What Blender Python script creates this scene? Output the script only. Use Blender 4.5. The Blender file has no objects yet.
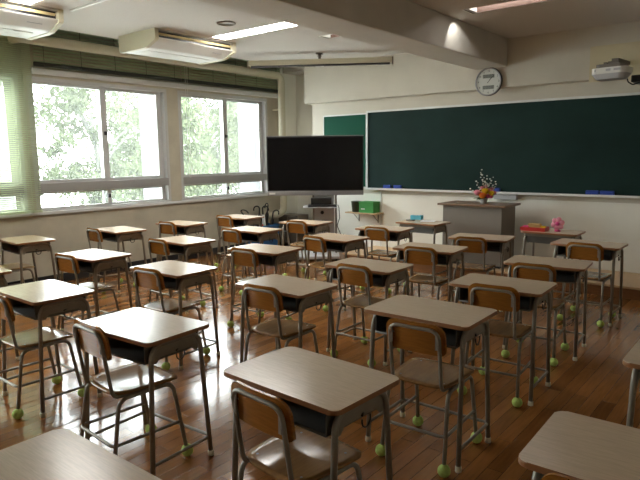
import bpy, bmesh, math, random
from mathutils import Vector, Matrix
random.seed(7)
PI = math.pi
scene = bpy.context.scene
COL = scene.collection

# ---------------------------------------------------------------- camera
F, YAW, PITCH, ROLL, CAMH = 581.378, 0.682637, 0.143940, -0.0114135, 1.59769
cy, sy, cp, sp = math.cos(YAW), math.sin(YAW), math.cos(PITCH), math.sin(PITCH)
FW = Vector((-sy * cp, cy * cp, -sp)); RT0 = Vector((cy, sy, 0)); UP0 = RT0.cross(FW)
RT = RT0 * math.cos(ROLL) + UP0 * math.sin(ROLL)
UP = -RT0 * math.sin(ROLL) + UP0 * math.cos(ROLL)
cam_d = bpy.data.cameras.new('camera'); cam = bpy.data.objects.new('camera', cam_d); COL.objects.link(cam)
m = Matrix.Identity(4)
for i in range(3):
    m[i][0] = RT[i]; m[i][1] = UP[i]; m[i][2] = -FW[i]
m[2][3] = CAMH
cam.matrix_world = m
cam_d.sensor_width = 36.0; cam_d.lens = F / 640 * 36.0; cam_d.clip_start = 0.02; cam_d.clip_end = 300
scene.camera = cam

def hit(px, py, axis, val):
    """a measured point of the photograph carried onto a known plane of the room"""
    d = FW + RT * ((px - 320) / F) - UP * ((py - 240) / F)
    o = Vector((0, 0, CAMH)); t = (val - o[axis]) / d[axis]
    return o + d * t

# ---------------------------------------------------------------- materials
def mat(name, color, rough=0.5, metal=0.0, spec=0.5, coat=0.0, noise=0.0, nscale=8.0, stretch=(1, 1, 1), bump=0.0, bscale=200.0, color2=None, trans=0.0):
    M = bpy.data.materials.new(name); M.use_nodes = True
    nt = M.node_tree; b = nt.nodes['Principled BSDF']
    b.inputs['Base Color'].default_value = (*color, 1); b.inputs['Roughness'].default_value = rough
    b.inputs['Metallic'].default_value = metal; b.inputs['Specular IOR Level'].default_value = spec
    if coat: b.inputs['Coat Weight'].default_value = coat; b.inputs['Coat Roughness'].default_value = 0.12
    tc = mp = None
    if noise or bump:
        tc = nt.nodes.new('ShaderNodeTexCoord'); mp = nt.nodes.new('ShaderNodeMapping')
        nt.links.new(tc.outputs['Object'], mp.inputs['Vector']); mp.inputs['Scale'].default_value = stretch
    if noise:
        n = nt.nodes.new('ShaderNodeTexNoise'); n.inputs['Scale'].default_value = nscale; n.inputs['Detail'].default_value = 6
        nt.links.new(mp.outputs['Vector'], n.inputs['Vector'])
        r = nt.nodes.new('ShaderNodeValToRGB')
        c2 = color2 or tuple(c * (1 - noise) for c in color)
        r.color_ramp.elements[0].color = (*c2, 1); r.color_ramp.elements[1].color = (*color, 1)
        r.color_ramp.elements[0].position = 0.32; r.color_ramp.elements[1].position = 0.66
        nt.links.new(n.outputs['Fac'], r.inputs['Fac']); nt.links.new(r.outputs['Color'], b.inputs['Base Color'])
    if bump:
        n2 = nt.nodes.new('ShaderNodeTexNoise'); n2.inputs['Scale'].default_value = bscale; n2.inputs['Detail'].default_value = 3
        nt.links.new(mp.outputs['Vector'], n2.inputs['Vector'])
        bp = nt.nodes.new('ShaderNodeBump'); bp.inputs['Strength'].default_value = bump; bp.inputs['Distance'].default_value = 0.01
        nt.links.new(n2.outputs['Fac'], bp.inputs['Height']); nt.links.new(bp.outputs['Normal'], b.inputs['Normal'])
    if trans:
        out = nt.nodes['Material Output']; tr = nt.nodes.new('ShaderNodeBsdfTranslucent'); mx = nt.nodes.new('ShaderNodeMixShader')
        tr.inputs['Color'].default_value = (*color, 1); mx.inputs['Fac'].default_value = trans
        nt.links.new(b.outputs['BSDF'], mx.inputs[1]); nt.links.new(tr.outputs['BSDF'], mx.inputs[2]); nt.links.new(mx.outputs['Shader'], out.inputs['Surface'])
    return M

def emis(name, color, strength):
    M = bpy.data.materials.new(name); M.use_nodes = True
    b = M.node_tree.nodes['Principled BSDF']
    b.inputs['Base Color'].default_value = (0.8, 0.8, 0.8, 1)
    b.inputs['Emission Color'].default_value = (*color, 1); b.inputs['Emission Strength'].default_value = strength
    return M

def glass_mat():
    M = bpy.data.materials.new('window glass'); M.use_nodes = True; nt = M.node_tree
    nt.nodes.remove(nt.nodes['Principled BSDF']); out = nt.nodes['Material Output']
    tr = nt.nodes.new('ShaderNodeBsdfTransparent'); tr.inputs['Color'].default_value = (0.94, 0.97, 0.96, 1)
    gl = nt.nodes.new('ShaderNodeBsdfGlossy'); gl.inputs['Roughness'].default_value = 0.02
    fr = nt.nodes.new('ShaderNodeFresnel'); fr.inputs['IOR'].default_value = 1.35
    mx = nt.nodes.new('ShaderNodeMixShader')
    nt.links.new(fr.outputs['Fac'], mx.inputs['Fac']); nt.links.new(tr.outputs['BSDF'], mx.inputs[1]); nt.links.new(gl.outputs['BSDF'], mx.inputs[2])
    veil = nt.nodes.new('ShaderNodeBsdfTranslucent'); veil.inputs['Color'].default_value = (0.9, 0.95, 0.92, 1)   # pale veil mixed into the panes, imitates the outdoor glare
    m2 = nt.nodes.new('ShaderNodeMixShader'); m2.inputs['Fac'].default_value = 0.026
    nt.links.new(mx.outputs['Shader'], m2.inputs[1]); nt.links.new(veil.outputs['BSDF'], m2.inputs[2]); nt.links.new(m2.outputs['Shader'], out.inputs['Surface'])
    return M

def floor_mat():
    M = bpy.data.materials.new('varnished floor boards'); M.use_nodes = True; nt = M.node_tree
    b = nt.nodes['Principled BSDF']
    tc = nt.nodes.new('ShaderNodeTexCoord'); mp = nt.nodes.new('ShaderNodeMapping'); mp.inputs['Rotation'].default_value = (0, 0, PI / 2)
    nt.links.new(tc.outputs['Object'], mp.inputs['Vector'])
    br = nt.nodes.new('ShaderNodeTexBrick'); br.inputs['Scale'].default_value = 1.0
    br.inputs['Brick Width'].default_value = 0.9; br.inputs['Row Height'].default_value = 0.085; br.inputs['Mortar Size'].default_value = 0.0011
    br.inputs['Color1'].default_value = (0.34, 0.142, 0.038, 1); br.inputs['Color2'].default_value = (0.20, 0.074, 0.019, 1); br.inputs['Mortar'].default_value = (0.05, 0.02, 0.008, 1)
    br.inputs['Bias'].default_value = -0.1; br.offset = 0.37
    nt.links.new(mp.outputs['Vector'], br.inputs['Vector'])
    mp2 = nt.nodes.new('ShaderNodeMapping'); mp2.inputs['Scale'].default_value = (14, 1.2, 1); nt.links.new(tc.outputs['Object'], mp2.inputs['Vector'])
    n = nt.nodes.new('ShaderNodeTexNoise'); n.inputs['Scale'].default_value = 4; n.inputs['Detail'].default_value = 8; nt.links.new(mp2.outputs['Vector'], n.inputs['Vector'])
    mx = nt.nodes.new('ShaderNodeMixRGB'); mx.blend_type = 'OVERLAY'; mx.inputs['Fac'].default_value = 0.35
    nt.links.new(br.outputs['Color'], mx.inputs['Color1']); nt.links.new(n.outputs['Fac'], mx.inputs['Color2']); nt.links.new(mx.outputs['Color'], b.inputs['Base Color'])
    n3 = nt.nodes.new('ShaderNodeTexNoise'); n3.inputs['Scale'].default_value = 2.2; n3.inputs['Detail'].default_value = 4; nt.links.new(tc.outputs['Object'], n3.inputs['Vector'])
    mr = nt.nodes.new('ShaderNodeMapRange'); mr.inputs['To Min'].default_value = 0.09; mr.inputs['To Max'].default_value = 0.20
    nt.links.new(n3.outputs['Fac'], mr.inputs['Value']); nt.links.new(mr.outputs['Result'], b.inputs['Roughness'])
    bp = nt.nodes.new('ShaderNodeBump'); bp.inputs['Strength'].default_value = 0.25; bp.inputs['Distance'].default_value = 0.002
    nt.links.new(br.outputs['Fac'], bp.inputs['Height']); bp.invert = True
    n4 = nt.nodes.new('ShaderNodeTexNoise'); n4.inputs['Scale'].default_value = 9; nt.links.new(tc.outputs['Object'], n4.inputs['Vector'])
    bp2 = nt.nodes.new('ShaderNodeBump'); bp2.inputs['Strength'].default_value = 0.12; bp2.inputs['Distance'].default_value = 0.004
    nt.links.new(n4.outputs['Fac'], bp2.inputs['Height']); nt.links.new(bp.outputs['Normal'], bp2.inputs['Normal']); nt.links.new(bp2.outputs['Normal'], b.inputs['Normal'])
    b.inputs['Specular IOR Level'].default_value = 0.5
    return M

MT = dict(
    floor=floor_mat(), glass=glass_mat(),
    wall=mat('cream wall paint', (0.62, 0.575, 0.485), 0.75, noise=0.06, nscale=3, bump=0.08, bscale=90),
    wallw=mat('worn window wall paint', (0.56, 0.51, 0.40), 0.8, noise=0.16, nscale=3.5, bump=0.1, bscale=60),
    ceil=mat('ceiling board', (0.61, 0.575, 0.53), 0.9, noise=0.05, nscale=60, bump=0.15, bscale=150),
    beam=mat('painted concrete beam', (0.57, 0.535, 0.475), 0.8, noise=0.05, nscale=5, bump=0.06, bscale=60),
    wains=mat('white lower wall panel', (0.84, 0.82, 0.74), 0.6, noise=0.04, nscale=3),
    base=mat('black rubber baseboard', (0.02, 0.02, 0.022), 0.5),
    lam=mat('desk laminate', (0.73, 0.575, 0.42), 0.22, spec=0.45, noise=0.14, nscale=5, stretch=(3, 40, 1)),
    edge=mat('brown desk edge', (0.34, 0.155, 0.065), 0.35),
    tube=mat('beige painted steel tube', (0.30, 0.27, 0.22), 0.36, metal=0.25, noise=0.15, nscale=20),
    tray=mat('grey green sheet steel', (0.13, 0.125, 0.11), 0.45, metal=0.2),
    ply=mat('varnished orange plywood', (0.37, 0.145, 0.026), 0.22, spec=0.35, noise=0.3, nscale=5, stretch=(2, 2, 18)),
    plyS=mat('varnished brown plywood seat', (0.33, 0.175, 0.068), 0.13, spec=0.28, noise=0.25, nscale=4, stretch=(14, 2, 2)),
    plyP=mat('pale plywood seat', (0.62, 0.43, 0.22), 0.4, noise=0.15, nscale=4, stretch=(14, 2, 2)),
    cap=mat('ivory plastic cap', (0.72, 0.66, 0.5), 0.5),
    ball=mat('tennis ball felt', (0.56, 0.74, 0.20), 0.95, noise=0.2, nscale=60, bump=0.3, bscale=400),
    board=mat('dark green chalkboard', (0.012, 0.034, 0.029), 0.7, spec=0.15, noise=0.25, nscale=1.6, stretch=(1, 1, 1.5)),
    board2=mat('bright green side board', (0.006, 0.072, 0.042), 0.75, spec=0.15),
    alu=mat('white aluminium', (0.72, 0.72, 0.70), 0.4, metal=0.1),
    alug=mat('brushed window aluminium', (0.56, 0.56, 0.55), 0.4, metal=0.2),
    alud=mat('grey transom aluminium', (0.36, 0.35, 0.34), 0.45, metal=0.2),
    white=mat('white plastic', (0.74, 0.73, 0.69), 0.45),
    cream=mat('cream plastic', (0.66, 0.62, 0.47), 0.45),
    gold=mat('pale gold vane', (0.66, 0.53, 0.27), 0.4),
    black=mat('black plastic', (0.012, 0.012, 0.013), 0.35),
    screen=mat('black display glass', (0.006, 0.006, 0.007), 0.12, spec=0.35),
    silver=mat('silver bezel', (0.33, 0.33, 0.34), 0.35, metal=0.6),
    grey=mat('grey painted steel', (0.21, 0.18, 0.148), 0.5, noise=0.1, nscale=120),
    lgrey=mat('light grey plastic', (0.46, 0.46, 0.47), 0.5),
    podtop=mat('podium top wood', (0.22, 0.13, 0.075), 0.35, noise=0.2, nscale=5, stretch=(3, 30, 1)),
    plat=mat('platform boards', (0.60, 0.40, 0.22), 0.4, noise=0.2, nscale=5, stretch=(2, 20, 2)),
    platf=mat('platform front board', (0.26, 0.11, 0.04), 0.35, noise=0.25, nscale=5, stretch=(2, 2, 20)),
    blind=mat('pale green blind slat', (0.55, 0.61, 0.43), 0.5, trans=0.35),
    blindd=mat('dark blind slat', (0.40, 0.48, 0.31), 0.55, trans=0.25),
    darkrail=mat('dark green blind rail', (0.03, 0.035, 0.025), 0.5),
    blue=mat('blue felt', (0.03, 0.07, 0.36), 0.8),
    bluep=mat('blue plastic', (0.03, 0.16, 0.42), 0.45),
    cyan=mat('sky blue card', (0.12, 0.48, 0.62), 0.6),
    green=mat('green card', (0.05, 0.30, 0.06), 0.6),
    dgreen=mat('dark olive plastic', (0.055, 0.065, 0.045), 0.5),
    red=mat('red plastic', (0.50, 0.025, 0.02), 0.4),
    tan=mat('tan card', (0.58, 0.36, 0.13), 0.6),
    yellow=mat('yellow petals', (0.86, 0.66, 0.03), 0.6, trans=0.2),
    orange=mat('orange petals', (0.86, 0.26, 0.03), 0.6, trans=0.2),
    pink=mat('pink petals', (0.86, 0.36, 0.45), 0.6, trans=0.2),
    hotpink=mat('magenta pink', (0.80, 0.10, 0.32), 0.6),
    blossom=mat('white blossom', (0.80, 0.80, 0.74), 0.6, trans=0.2),
    leaf=mat('dark green leaf', (0.03, 0.11, 0.025), 0.5),
    stem=mat('brown twig', (0.10, 0.07, 0.035), 0.7),
    pot=mat('grey white pot', (0.58, 0.58, 0.56), 0.5),
    paper=mat('white paper', (0.72, 0.74, 0.74), 0.7),
    foliage=mat('tree foliage', (0.075, 0.094, 0.047), 0.8, spec=0.1, noise=0.3, nscale=0.9, trans=0.3),
    bark=mat('tree bark', (0.07, 0.07, 0.06), 0.9),
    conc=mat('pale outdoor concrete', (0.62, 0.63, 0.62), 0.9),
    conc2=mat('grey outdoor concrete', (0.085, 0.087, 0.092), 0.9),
    lamp=emis('lit fluorescent diffuser', (1.0, 0.97, 0.92), 9.0),
    tubelamp=emis('lit fluorescent tube', (1.0, 0.98, 0.94), 4.0),
    troffer=mat('troffer in reflected floor brown', (0.09, 0.05, 0.035), 0.5, spec=0.3),  # brown of the mirrored wood floor put into the housing colour
    dial=mat('clock dial', (0.62, 0.64, 0.60), 0.5),
    lcd=mat('grey clock panel', (0.20, 0.22, 0.19), 0.4),
    ink=mat('dark ink', (0.03, 0.03, 0.03), 0.5),
    plate=mat('yellowed plate', (0.62, 0.54, 0.36), 0.7),
    orangec=mat('orange cord', (0.75, 0.26, 0.04), 0.5),
)

# ---------------------------------------------------------------- mesh helpers
def box(bm, x0, x1, y0, y1, z0, z1, mi=0, bev=0.0, seg=2):
    x0, x1 = min(x0, x1), max(x0, x1); y0, y1 = min(y0, y1), max(y0, y1); z0, z1 = min(z0, z1), max(z0, z1)
    t = bmesh.new()
    bmesh.ops.create_cube(t, size=1)
    for v in t.verts:
        v.co = Vector(((x0 + x1) / 2 + v.co.x * (x1 - x0), (y0 + y1) / 2 + v.co.y * (y1 - y0), (z0 + z1) / 2 + v.co.z * (z1 - z0)))
    if bev: bmesh.ops.bevel(t, geom=t.edges[:], offset=bev, segments=seg, profile=0.5, affect='EDGES')
    merge(bm, t, mi)

def merge(bm, t, mi=None, M=None):
    vs = {v: bm.verts.new(M @ v.co if M else v.co) for v in t.verts}
    for f in t.faces:
        try:
            nf = bm.faces.new([vs[v] for v in f.verts]); nf.material_index = f.material_index if mi is None else mi; nf.smooth = f.smooth
        except ValueError: pass
    t.free()

def fillet(pts, rad, n=5):
    pts = [Vector(p) for p in pts]
    if isinstance(rad, (int, float)): rad = [rad] * len(pts)
    out = [pts[0]]
    for i in range(1, len(pts) - 1):
        a, b, c = pts[i - 1], pts[i], pts[i + 1]; r = rad[i]
        u, v = (a - b), (c - b); lu, lv = u.length, v.length
        u.normalize(); v.normalize(); ang = u.angle(v)
        if r <= 0 or ang > PI - 0.02: out.append(b); continue
        d = min(r / math.tan(ang / 2), lu * 0.49, lv * 0.49)
        p, q = b + u * d, b + v * d
        for k in range(n + 1):
            t = k / n; out.append((p * (1 - t) + b * t) * (1 - t) + (b * (1 - t) + q * t) * t)
    out.append(pts[-1]); return out

def tube(bm, pts, r, n=8, mi=0, closed=False):
    pts = [Vector(p) for p in pts]; N = len(pts); rings = []
    rr = r if isinstance(r, (list, tuple)) else [r] * N
    t0 = (pts[1] - pts[0]).normalized()
    nrm = t0.orthogonal().normalized(); prev = t0
    for i in range(N):
        if closed: t = (pts[(i + 1) % N] - pts[i - 1]).normalized()
        else: t = ((pts[min(i + 1, N - 1)] - pts[max(i - 1, 0)])).normalized()
        q = prev.rotation_difference(t); nrm = (q @ nrm).normalized(); prev = t
        b = t.cross(nrm)
        rings.append([bm.verts.new(pts[i] + (nrm * math.cos(2 * PI * k / n) + b * math.sin(2 * PI * k / n)) * rr[i]) for k in range(n)])
    for i in range(N if closed else N - 1):
        A, B = rings[i], rings[(i + 1) % N]
        for k in range(n):
            f = bm.faces.new((A[k], A[(k + 1) % n], B[(k + 1) % n], B[k])); f.smooth = True; f.material_index = mi
    if not closed:
        for ring in (rings[0][::-1], rings[-1]):
            f = bm.faces.new(ring); f.material_index = mi

def prism(bm, outline, h0, h1, axis='z', mi=0, mis=None, smooth_side=False):
    """outline: list of 2-D points, extruded along axis; for x: (y,z), for y: (x,z), for z: (x,y)"""
    def P(a, b, h): return {'x': (h, a, b), 'y': (a, h, b), 'z': (a, b, h)}[axis]
    lo = [bm.verts.new(P(a, b, h0)) for a, b in outline]; hi = [bm.verts.new(P(a, b, h1)) for a, b in outline]
    n = len(outline)
    f = bm.faces.new(lo[::-1]); f.material_index = mi
    f = bm.faces.new(hi); f.material_index = mi
    for k in range(n):
        f = bm.faces.new((lo[k], lo[(k + 1) % n], hi[(k + 1) % n], hi[k])); f.material_index = mi if mis is None else mis; f.smooth = smooth_side

def rrect(w, d, r, n=5, cx=0, cy=0):
    if not isinstance(r, (list, tuple)): r = [r] * 4
    out = []
    for (sx, sy, a0), rr in zip(((1, 1, 0), (-1, 1, PI / 2), (-1, -1, PI), (1, -1, 3 * PI / 2)), r):
        for k in range(n + 1):
            a = a0 + k / n * PI / 2
            out.append((cx + sx * (w / 2 - rr) + rr * math.cos(a), cy + sy * (d / 2 - rr) + rr * math.sin(a)))
    return out

def lathe(bm, prof, n=16, c=(0, 0, 0), mi=0, smooth=True, cap=True):
    rings = []
    for r, z in prof:
        rings.append([bm.verts.new((c[0] + r * math.cos(2 * PI * k / n), c[1] + r * math.sin(2 * PI * k / n), c[2] + z)) for k in range(n)] if r > 1e-6 else [bm.verts.new((c[0], c[1], c[2] + z))])
    for A, B in zip(rings, rings[1:]):
        for k in range(n):
            a = [A[k % len(A)], A[(k + 1) % len(A)], B[(k + 1) % len(B)], B[k % len(B)]]
            u = []
            for v in a:
                if v not in u: u.append(v)
            if len(u) > 2:
                f = bm.faces.new(u); f.material_index = mi; f.smooth = smooth
    if not cap: return
    if len(rings[0]) > 1: bm.faces.new(rings[0][::-1]).material_index = mi
    if len(rings[-1]) > 1: bm.faces.new(rings[-1]).material_index = mi

def ball(bm, c, r, mi=0, u=12, v=8, sc=(1, 1, 1)):
    t = bmesh.new(); bmesh.ops.create_uvsphere(t, u_segments=u, v_segments=v, radius=r)
    for f in t.faces: f.smooth = True
    merge(bm, t, mi, Matrix.Translation(c) @ Matrix.Diagonal((*sc, 1)))

def obj(name, bm, mats, parent=None):
    me = bpy.data.meshes.new(name)
    bmesh.ops.recalc_face_normals(bm, faces=bm.faces[:])
    bm.to_mesh(me); bm.free()
    for q in (mats if isinstance(mats, (list, tuple)) else [mats]): me.materials.append(MT[q] if isinstance(q, str) else q)
    o = bpy.data.objects.new(name, me); COL.objects.link(o)
    if parent: o.parent = parent
    return o

def tag(o, label=None, cat=None, group=None, kind=None):
    if label: o['label'] = label
    if cat: o['category'] = cat
    if group: o['group'] = group
    if kind: o['kind'] = kind
    return o

def thing(name, label, cat, loc=(0, 0, 0), rz=0.0, group=None):
    o = bpy.data.objects.new(name, None); COL.objects.link(o); o.empty_display_size = 0.05
    o.location = loc; o.rotation_euler = (0, 0, rz)
    return tag(o, label, cat, group)

KIDS = {}
def copy_tree(o, parent=None):
    c = o.copy(); COL.objects.link(c); c.parent = parent
    for ch in list(o.children): copy_tree(ch, c)
    return c

def struct(name, bm, mats): return tag(obj(name, bm, mats), kind='structure')
NB = bmesh.new

def grid_slab(bm, axis, p0, p1, u, v, holes, mi=0):
    """a slab between p0 and p1 on axis, spanning u and v, with rectangular openings"""
    us = sorted({u[0], u[1], *[h[0] for h in holes], *[h[1] for h in holes]}); vs = sorted({v[0], v[1], *[h[2] for h in holes], *[h[3] for h in holes]})
    for a0, a1 in zip(us, us[1:]):
        for b0, b1 in zip(vs, vs[1:]):
            ma, mb = (a0 + a1) / 2, (b0 + b1) / 2
            if any(h[0] < ma < h[1] and h[2] < mb < h[3] for h in holes): continue
            if axis == 'x': box(bm, p0, p1, a0, a1, b0, b1, mi)
            elif axis == 'z': box(bm, a0, a1, b0, b1, p0, p1, mi)

# ---------------------------------------------------------------- room shell
XL, XR, YB, YF, YS, YREC, ZC = -7.35, 1.9, -1.7, 7.82, 7.62, 8.30, 3.07
PLAT_Y, PLAT_Z = 6.95, 0.14
SILL, HEAD = 0.93, 2.60
bm = NB(); box(bm, XL - 0.2, XR + 0.2, YB - 0.2, YREC + 0.2, -0.12, 0); struct('floor', bm, 'floor')
WIN = [(-1.4, 0.75), (1.05, 3.31), (3.41, 5.46), (5.66, 7.60)]  # the first opening is out of view, added for its daylight
bm = NB(); grid_slab(bm, 'x', XL, XL - 0.2, (YB - 0.2, YREC), (0, ZC + 0.18), [(a, b, SILL, HEAD) for a, b in WIN]); struct('wall_left', bm, 'wallw')
xs_end = hit(304.5, 101.5, 1, YS).x       # free end of the blackboard wall
bm = NB(); box(bm, xs_end, XR, YF, YREC, 0, ZC); box(bm, xs_end, XR, YS, YF, hit(475, 89.5, 1, YS).z, ZC); struct('wall_front', bm, 'wall')
bm = NB(); box(bm, XL - 0.2, xs_end + 0.2, YREC, YREC + 0.15, 0, ZC + 0.18); struct('wall_corner', bm, 'wains')
bm = NB(); box(bm, XL, XL + 0.07, 7.88, YREC, 0.0, ZC + .1, 0, .004); struct('lit_pier_strip', bm, 'wains')  # paler strip added so the corner pier looks brightly lit
bm = NB(); box(bm, XR, XR + 0.15, YB - 0.2, YREC, 0, ZC + 0.18); struct('wall_right', bm, 'wall')
bm = NB(); box(bm, XL, XR, YB - 0.15, YB, 0, ZC + 0.18); struct('wall_back', bm, 'wall')
# ceiling lights are let into the ceiling
L1 = (-5.75, -4.50, 4.98, 5.22)      # lit, beside the second air conditioner
L0 = (-6.0, -4.8, 2.62, 2.80)
L2 = (-4.73, -3.53, 5.86, 6.02)
L3 = (-2.78, -1.58, 5.80, 6.02)
L4 = (-2.78, -1.58, 3.0, 3.2)
XCB = hit(92, 35, 2, ZC).x      # the ceiling stops short of the window wall
HOLES = [L0, L1, L2, L3, (XL, XCB, YB, 7.95)]
bm = NB(); grid_slab(bm, 'z', ZC, ZC + 0.12, (XL, XR), (YB, YREC), HOLES); struct('ceiling', bm, 'ceil')
bm = NB(); box(bm, XL - .2, XR + .2, YB - .2, YREC + .2, ZC + 0.18, ZC + 0.25); struct('ceiling_slab', bm, 'conc')
bm = NB(); box(bm, -3.47, -3.02, YB, YS, 2.72, ZC, 0, 0.012, 2); struct('beam', bm, 'beam')
bm = NB(); box(bm, XL, XL + 0.012, YB, YREC, 0, 0.11); struct('baseboard_left', bm, 'base')
bm = NB(); box(bm, xs_end + .002, XR, YF - 0.004, YF, 0.0, 0.985); struct('trim_3', bm, 'wains')
# platform in front of the blackboard
pl = thing('teaching_platform', 'low wooden teaching platform along the wall under the long chalkboard', 'platform', (0, 0, 0))
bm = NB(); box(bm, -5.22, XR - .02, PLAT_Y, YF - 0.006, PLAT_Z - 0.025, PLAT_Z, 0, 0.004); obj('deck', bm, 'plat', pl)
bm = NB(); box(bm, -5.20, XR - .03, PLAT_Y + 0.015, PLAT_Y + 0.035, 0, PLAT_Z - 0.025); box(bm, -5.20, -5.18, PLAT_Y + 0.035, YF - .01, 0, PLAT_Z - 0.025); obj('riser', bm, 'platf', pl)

# ---------------------------------------------------------------- windows
def window(i, y0, y1):
    name = 'window_%d' % i
    W = thing(name, None, None, (XL, (y0 + y1) / 2, SILL)); W['kind'] = 'structure'
    h = (y1 - y0) / 2; H = HEAD - SILL; tb, tt = 0.25, 0.36
    bm = NB()
    for (a, b, c, d, x0, x1) in ((-h, h, 0, 0.025, -0.16, 0.0), (-h, h, H - 0.045, H, -0.16, -0.0), (-h, -h + 0.05, 0.025, H - .045, -.16, 0), (h - 0.05, h, 0.025, H - .045, -.16, 0)):
        box(bm, x0, x1, a, b, c, d)
    obj('window_frame', bm, 'alug', W)
    bm = NB(); box(bm, -0.15, 0.015, -h + .04, h - .04, tb, tt, 0, 0.004); obj('transom', bm, 'alud', W)
    mid = 0.0
    for lo, hi, nm in ((0.025, tb, 'lower'), (tt, H - 0.045, 'upper')):
        for s in (0, 1):
            a, b = (-h + .05, mid + .045) if s == 0 else (mid - .045, h - .05)
            xo = -0.05 if s == 0 else -0.095
            S = NB(); q = 0.04 if nm == 'upper' else 0.026
            box(S, xo - .015, xo + .015, a, b, lo, lo + q); box(S, xo - .015, xo + .015, a, b, hi - q, hi); box(S, xo - .015, xo + .015, a, a + q, lo + q, hi - q); box(S, xo - .015, xo + .015, b - q * 2.2, b, lo + q, hi - q)
            so = obj('sash', S, 'alug', W)
            g = NB(); box(g, xo - .003, xo + .003, a + q, b - q * 2.2, lo + q, hi - q); obj('pane', g, 'glass', so)
            if s == 0:
                k = NB(); zz = lo + (0.62 if nm == 'upper' else .10); box(k, xo + .015, xo + .045, mid - .012, mid + .02, zz, zz + .05, 0, .004); obj('latch', k, 'black', so)
for i, (a, b) in enumerate(WIN): window(i + 1, a, b)
# boxed rail over the windows, cream pier faces are the wall itself
bm = NB(); box(bm, XL, XL + 0.05, 3.47, 8.05, HEAD + 0.03, HEAD + 0.10, 0, 0.008); struct('trim_1', bm, 'alu')
bm = NB(); box(bm, XL, XL + 0.035, 0.9, 7.75, SILL - 0.035, SILL + 0.005, 0, 0.004); struct('trim_2', bm, 'alu')

# ---------------------------------------------------------------- outside
bm = NB(); box(bm, -60, -8.2, -30, 50, -4.2, -4.0); struct('ground_outside', bm, 'conc')
bm = NB(); box(bm, -16.8, -10.5, -12, 7.7, -4.0, 0.36); tag(obj('annex_building', bm, 'conc'), 'low pale flat-roofed annex outside the windows', 'building')
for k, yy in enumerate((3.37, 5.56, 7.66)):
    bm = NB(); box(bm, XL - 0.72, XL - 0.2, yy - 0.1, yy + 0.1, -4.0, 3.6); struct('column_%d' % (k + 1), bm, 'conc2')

def tree_mesh(seed, n, R, H, gap):
    rnd = random.Random(seed); bm = NB(); clumps = []
    for _ in range(60):
        a = rnd.uniform(0, 2 * PI); rr = R * math.sqrt(rnd.random()) * 0.9; z = rnd.uniform(-H, H)
        k = math.sqrt(max(0, 1 - (z / H) ** 2 * .8))
        clumps.append((Vector((rr * k * math.cos(a), rr * k * math.sin(a), z)), rnd.uniform(0.3, 0.75) * gap))
    for i in range(n):
        c, r = rnd.choice(clumps)
        d = Vector((rnd.gauss(0, 1), rnd.gauss(0, 1), rnd.gauss(0, 0.8))); d = d.normalized() * r * rnd.random() ** 0.5
        p = c + d; s = rnd.uniform(0.06, 0.15)
        u = Vector((rnd.gauss(0, 1), rnd.gauss(0, 1), rnd.gauss(0, 1))).normalized(); v = u.orthogonal().normalized()
        w = u.cross(v); v2 = v * s
        bm.faces.new([bm.verts.new(p - v2), bm.verts.new(p + w * s * .45), bm.verts.new(p + v2), bm.verts.new(p - w * s * .45)])
    return bm
protos = []
for k in range(2):
    t = thing('tree', 'leafy pale green tree seen through the window panes', 'tree', (0, 0, 0), 0, 'trees outside the windows')
    obj('foliage', tree_mesh(11 + k, 9500, 2.15, 2.9, 1.15), 'foliage', t)
    bm = NB(); tube(bm, [(0, 0, -6), (0.05, 0.02, -3.5), (-.05, 0.05, -1), (0.1, -.05, 1)], [.2, .16, .12, .05])
    for q in range(7):
        a = q * 0.9; tube(bm, [(0, 0, -2.4 + q * .4), (.7 * math.cos(a), .7 * math.sin(a), -1.4 + q * .45), (1.5 * math.cos(a), 1.5 * math.sin(a), -.7 + q * .45)], [.07, .045, .02], 6)
    obj('trunk', bm, 'bark', t); protos.append(t)
TREES = [(-20.5, 3.0, 2.2, 1.0, 0), (-20.0, 7.4, 1.8, 1.0, 1), (-20.5, 11.9, 2.0, 1.0, 0), (-20.0, 16.9, 2.2, 1.0, 1), (-20.5, 22.9, 2.0, 1.0, 0), (-14.0, 10.3, 0.9, .72, 1), (-14.2, 13.6, 0.5, .75, 0), (-14.0, 17.0, 0.9, .75, 1), (-26.0, 10.0, 3.4, 1.15, 1), (-26.0, 18.0, 3.0, 1.15, 0), (-26, 25.5, 2.4, 1.1, 1)]
used = set()
for (x, y, z, s, k) in TREES:
    t = protos[k] if k not in used else copy_tree(protos[k]); used.add(k)
    t.location = (x, y, z + 0.3); t.scale = (s, s, s); t.rotation_euler = (0, 0, x * 3.1 + y)

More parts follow.
